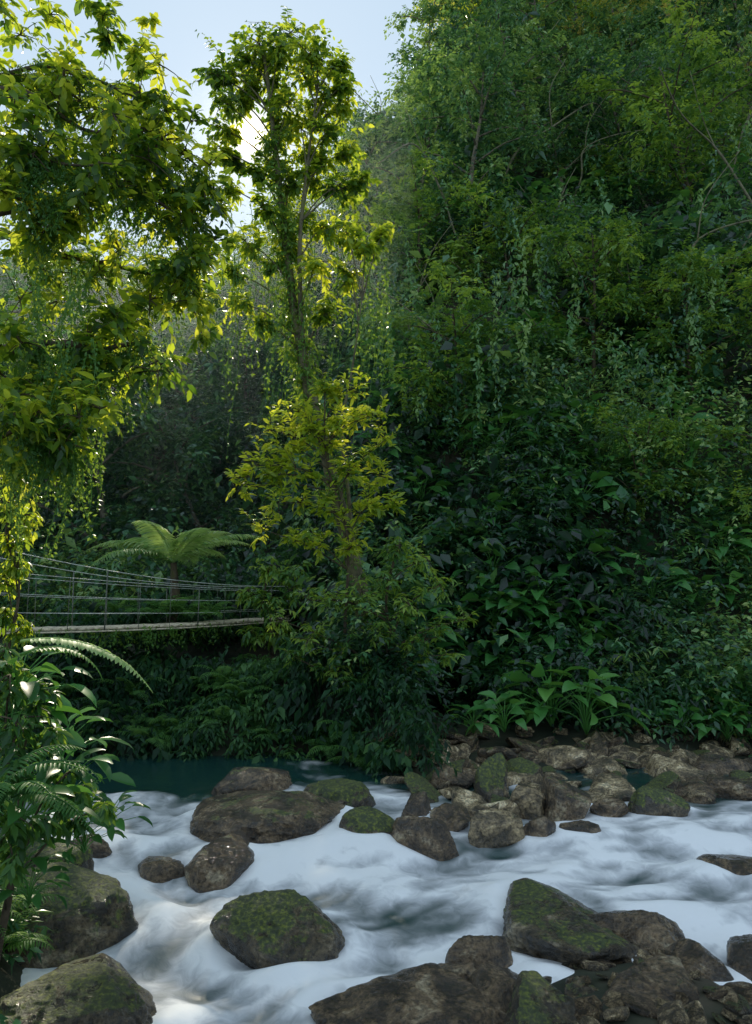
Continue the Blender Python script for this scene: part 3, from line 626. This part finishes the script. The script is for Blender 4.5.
def broad_mesh(seed,n,L,W,ph,tint=.5,tm=T_BR,spread=1.0):
    global rng; kp=rng; rng=np.random.default_rng(seed); g=Geo()
    for k in range(n):
        az=k*2.4+rng.uniform(-.3,.3); f=(k+.5)/n; out=ph*(.25+.75*f)*spread; hh=ph*(1.15-.75*f)*rng.uniform(.85,1.1)
        e=np.array([math.cos(az)*out,math.sin(az)*out,hh]); pt=spline([(0,0,0),e*np.array([.3,.3,.65]),e],7); tube(g,pt,np.linspace(.014,.008,7),5,t=.7)
        d=np.array([math.cos(az),math.sin(az),.45-.9*f]); s=rng.uniform(.75,1.1)
        leaves(g,[e],[d],[np.array([0,0,1.])+rng.normal(size=3)*.35],L*s,W*s,np.clip(tint+rng.normal()*.2,0,1),tm)
    rng=kp; return g
BM=[broad_mesh(50+k,17,.5,.27,.7,.5).mesh('broad_leaved_plant',M_BROAD) for k in range(3)]+[broad_mesh(60+k,20,.5,.22,.75,.65,T_LONG,.7).mesh('broad_leaved_plant',M_BROAD) for k in range(2)]
BD=[broad_mesh(80+k,17,.5,.22,.7,.08,T_LONG).mesh('broad_leaved_plant',M_BROAD) for k in range(2)]
def broad(x,y,s,lab='dark green plant with big glossy drooping leaves on the slope',zo=0,v=None): thing('broad_leaved_plant',BM[r2.integers(5) if v is None else v],(x,y,float(H(x,y))+zo),label=lab,category='plant',group='broad-leaved plants of the slope',rot=r2.uniform(0,6.3),scale=s)
p=ground(585,738); broad(p[0],p[1]-.1,1.25,'lush plant with large paddle-shaped leaves above the stony bank',.1,3)
p=ground(552,735); broad(p[0],p[1]+.0,1.25,'lush plant with large paddle-shaped leaves above the stony bank',.15,4)
for px,py,s in ((690,728,.9),(725,725,1.),(755,722,1.),(660,722,.6),(712,705,1.),(500,735,.7),(748,700,1.),(735,690,1.),(690,700,.9),(470,735,.6),(610,725,.6),(520,725,.6),(675,738,.6),(715,742,.7),(740,742,.8),(665,700,.8)):
    p=ground(px,py); broad(p[0],p[1]-.5,s,'plant with bright green heart-shaped leaves behind the stony bank',.2,v=int(r2.integers(3)))
n=0
while n<150:
    b=r2.uniform(-.0,.52); y=1/r2.uniform(1/42,1/15.5); x=b*y
    if y-float(yb(x))<4.6 and x>.6: continue
    broad(x,y,r2.uniform(.6,1.2)*(.75+y*.018),zo=r2.uniform(.3,1.5)*(.5+y*.02),v=int(r2.integers(3))); n+=1

# near left bank plants
g=Geo(); root=thing('arching_fern',None,tuple(at(-5,800,5.2)),label='large fern with long arching fronds leaning over the water',category='fern')
for az,L,e,bd,tn in ((-.15,.9,.9,1.6,.3),(.2,.9,1.0,2.0,.25),(-.6,.75,.8,1.7,.3),(-.3,.75,.3,1.3,.2),(.7,.85,1.1,1.8,.3),(1.6,.75,1.,1.6,.3),(-1.2,.7,.9,1.7,.3)):
    frond(g,(rng.uniform(-.1,.1),rng.uniform(-.1,.1),0),az,L,e,bd,.13,28,tn-.15,.2)
g.build('fronds',M_FERN,False,root)
root=thing('pale_backed_plant',None,tuple(at(20,655,5.6)),label='plant with a long pale drooping leaf lit by the sun',category='plant')
g=Geo(); frond(g,(0,0,.1),-.12,1.15,.15,1.1,.11,34,.95,.6); frond(g,(0,0,0),.3,.7,.4,1.7,.1,24,.5,.5); g.build('pale_leaf',M_FERN,False,root)
for k,(px,py,d,s) in enumerate(((10,720,6.2,.6),(60,740,6.6,.6),(20,800,5.4,.55),(65,800,6.3,.45),(-10,690,6.5,.7),(20,850,5.6,.4),(20,670,6,.6),(85,830,6,.35),(110,810,6.2,.35),(30,880,5.6,.35),(70,770,6.2,.5))):
    q=at(px,py,d); o=thing('broad_leaved_plant',BD[k%2],tuple(q-np.array([0,0,.5*s])),label='dark glossy plant with pointed leaves leaning over the river bank',category='plant',group='plants of the near bank',rot=k*1.3,scale=s)
cluster_tree('bank_shrub','leafy shrub with pointed dark green leaves on the near bank',(0,880),5.6,
 [(10,675,5.8,20),(45,690,6,14),(15,720,5.6,22),(50,730,5.8,12),(20,765,5.4,20),(65,775,5.7,12),(10,815,5.2,22),(45,820,5.4,12),(105,805,5.8,8),(12,855,5.2,16),(5,650,6,14),(85,790,5.8,9)],M_MID,.12,.045,8,6,stemr=.03,tint=.1,tsd=.22,droop=.5)
cluster_tree('bank_shrub','airy yellow-green shrub beside the end of the footbridge',(0,640),9,
 [(8,500,9,18),(26,515,9,14),(10,535,9,16),(3,575,9,14),(22,475,9,14),(15,560,9,10),(5,610,9,12),(22,625,9,9)],M_SUN,.11,.05,10,6,stemr=.02,tint=.45,tsd=.22,droop=.5)

# ---------------------------------------------------------------- footbridge
P0=np.array([-9.0,8.2,2.72]); P1=np.array([-2.45,18.8,2.55]); br=thing('suspension_footbridge',None,(0,0,0),label='narrow cable footbridge with plank deck spanning the stream',category='bridge')
dv=P1-P0; Lb=np.linalg.norm(dv[:2]); dn=dv/np.linalg.norm(dv); sd=np.array([dn[1],-dn[0],0])
def bp(s,off=0,h=0): return P0+dv*s+sd*off+np.array([0,0,h-.14*4*s*(1-s)])
g=Geo(); n=int(Lb/.17)
for k in range(n):
    s=(k+.5)/n; c=bp(s); hw=.42; hl=.078; th=.024
    V=[c+sd*a*hw+dn*b*hl+np.array([0,0,e*th+rng.normal()*.004]) for e in (-1,1) for a,b in ((-1,-1),(1,-1),(1,1),(-1,1))]
    g.add(V,[np.array([(0,3,2,1),(4,5,6,7),(0,1,5,4),(1,2,6,5),(2,3,7,6),(3,0,4,7)])])
g.build('deck',M_DECK,False,br)
q=np.linspace(0,1,50)
def rail(s,k):
    return (.78+1.4*(1-s)**2, .66+.45*(1-s), .44+.25*(1-s), .22+.1*(1-s))[k]
for off in (-.46,.46):
    g=Geo()
    tube(g,[bp(s,off,-.05) for s in q],.016,6); g.build('deck_beam_cable',M_DECK,True,br)
    for k_,r in ((0,.008),(1,.006),(2,.005),(3,.005)):
        g=Geo(); tube(g,[bp(s,off*1.05,rail(s,k_)) for s in q],r,6); g.build('handrail_cable',M_CAB,True,br)
    for k in range(1,16):
        s=k/16; g=Geo(); tube(g,[bp(s,off,-.05),bp(s,off*1.05,rail(s,0 if k%2 else 1))],.006 if k%3 else .012,6); g.build('railing_post',M_POST,True,br)
g=Geo()
for k in range(110):
    s=rng.uniform(.35,1); p=bp(s,rng.choice([-.45,.45]),-.03); ln=rng.uniform(.05,.45); q_=np.linspace(0,1,8)[:,None]; pt=p+np.array([0,0,-ln])*q_
    leaves(g,np.repeat(pt,2,0)+rng.normal(size=(16,3))*.03,rng.normal(size=(16,3))+[0,0,-1.2],rng.normal(size=(16,3)),.08,.04,.5)
g.build('trailing_creeper',M_MID,False,br)

# ---------------------------------------------------------------- light mist in the valley
def box(name,lo,hi,mat,**kw):
    g=Geo(); V=[(x,y,z) for z in (lo[2],hi[2]) for x,y in ((lo[0],lo[1]),(hi[0],lo[1]),(hi[0],hi[1]),(lo[0],hi[1]))]
    g.add(V,[np.array([(0,3,2,1),(4,5,6,7),(0,1,5,4),(1,2,6,5),(2,3,7,6),(3,0,4,7)])]); return g.build(name,mat,False,**kw)
m,nt,N,Lk=newmat('valley_mist'); vs=N('ShaderNodeVolumeScatter'); vs.inputs['Density'].default_value=.0036; vs.inputs['Anisotropy'].default_value=.6; vs.inputs['Color'].default_value=(.82,.92,1,1)
o=N('ShaderNodeOutputMaterial'); Lk(vs.outputs[0],o.inputs['Volume'])
box('mist',(-20,17.3,.5),(1,52,16),m,kind='stuff')

# ---------------------------------------------------------------- light
EL=math.radians(32.7); AZ=math.radians(-10.06)
sd_=Vector((math.sin(AZ)*math.cos(EL),math.cos(AZ)*math.cos(EL),math.sin(EL)))
wd=bpy.data.worlds.new('World'); scene.world=wd; wd.use_nodes=True; nt=wd.node_tree; bg=nt.nodes['Background']
sk=nt.nodes.new('ShaderNodeTexSky'); sk.sky_type='NISHITA'; sk.sun_disc=False; sk.sun_elevation=EL; sk.sun_rotation=AZ%(2*math.pi); sk.dust_density=.3
nt.links.new(sk.outputs[0],bg.inputs[0]); bg.inputs[1].default_value=.03
tc=nt.nodes.new('ShaderNodeTexCoord'); dt=nt.nodes.new('ShaderNodeVectorMath'); dt.operation='DOT_PRODUCT'; nt.links.new(tc.outputs['Generated'],dt.inputs[0]); dt.inputs[1].default_value=sd_
mx=nt.nodes.new('ShaderNodeMath'); mx.operation='MAXIMUM'; nt.links.new(dt.outputs['Value'],mx.inputs[0]); mx.inputs[1].default_value=0
def pw(e,k):
    a=nt.nodes.new('ShaderNodeMath'); a.operation='POWER'; nt.links.new(mx.outputs[0],a.inputs[0]); a.inputs[1].default_value=e
    b=nt.nodes.new('ShaderNodeMath'); b.operation='MULTIPLY'; nt.links.new(a.outputs[0],b.inputs[0]); b.inputs[1].default_value=k; return b.outputs[0]
s_=nt.nodes.new('ShaderNodeMath'); s_.operation='ADD'; nt.links.new(pw(16000,12),s_.inputs[0]); nt.links.new(pw(900,.5),s_.inputs[1])
bg2=nt.nodes.new('ShaderNodeBackground'); bg2.inputs[0].default_value=(1,.82,.5,1); nt.links.new(s_.outputs[0],bg2.inputs[1])
bg3=nt.nodes.new('ShaderNodeBackground'); bg3.inputs[0].default_value=(.47,.60,.71,1); bg3.inputs[1].default_value=1.05   # even blue-white fill, added to lift the shaded slope
ad=nt.nodes.new('ShaderNodeAddShader'); nt.links.new(bg.outputs[0],ad.inputs[0]); nt.links.new(bg2.outputs[0],ad.inputs[1])
ad2=nt.nodes.new('ShaderNodeAddShader'); nt.links.new(ad.outputs[0],ad2.inputs[0]); nt.links.new(bg3.outputs[0],ad2.inputs[1]); nt.links.new(ad2.outputs[0],nt.nodes['World Output'].inputs[0])
sl=bpy.data.lights.new('sun','SUN'); sl.energy=5; sl.angle=math.radians(.5); sl.color=(1,.9,.7)
so=bpy.data.objects.new('sun',sl); COL.objects.link(so); so.rotation_euler=(-sd_).to_track_quat('-Z','Y').to_euler()
cam=bpy.data.cameras.new('camera'); cam.sensor_fit='VERTICAL'; cam.sensor_height=24; cam.lens=12/math.tan(math.atan(512/FP)); cam.clip_end=500; cam.clip_start=.05
co=bpy.data.objects.new('camera',cam); COL.objects.link(co); co.location=(0,0,CAMZ); co.rotation_euler=(math.pi/2+PITCH,0,0); scene.camera=co
scene.view_settings.view_transform='Standard'; scene.view_settings.look='None'; scene.view_settings.exposure=0
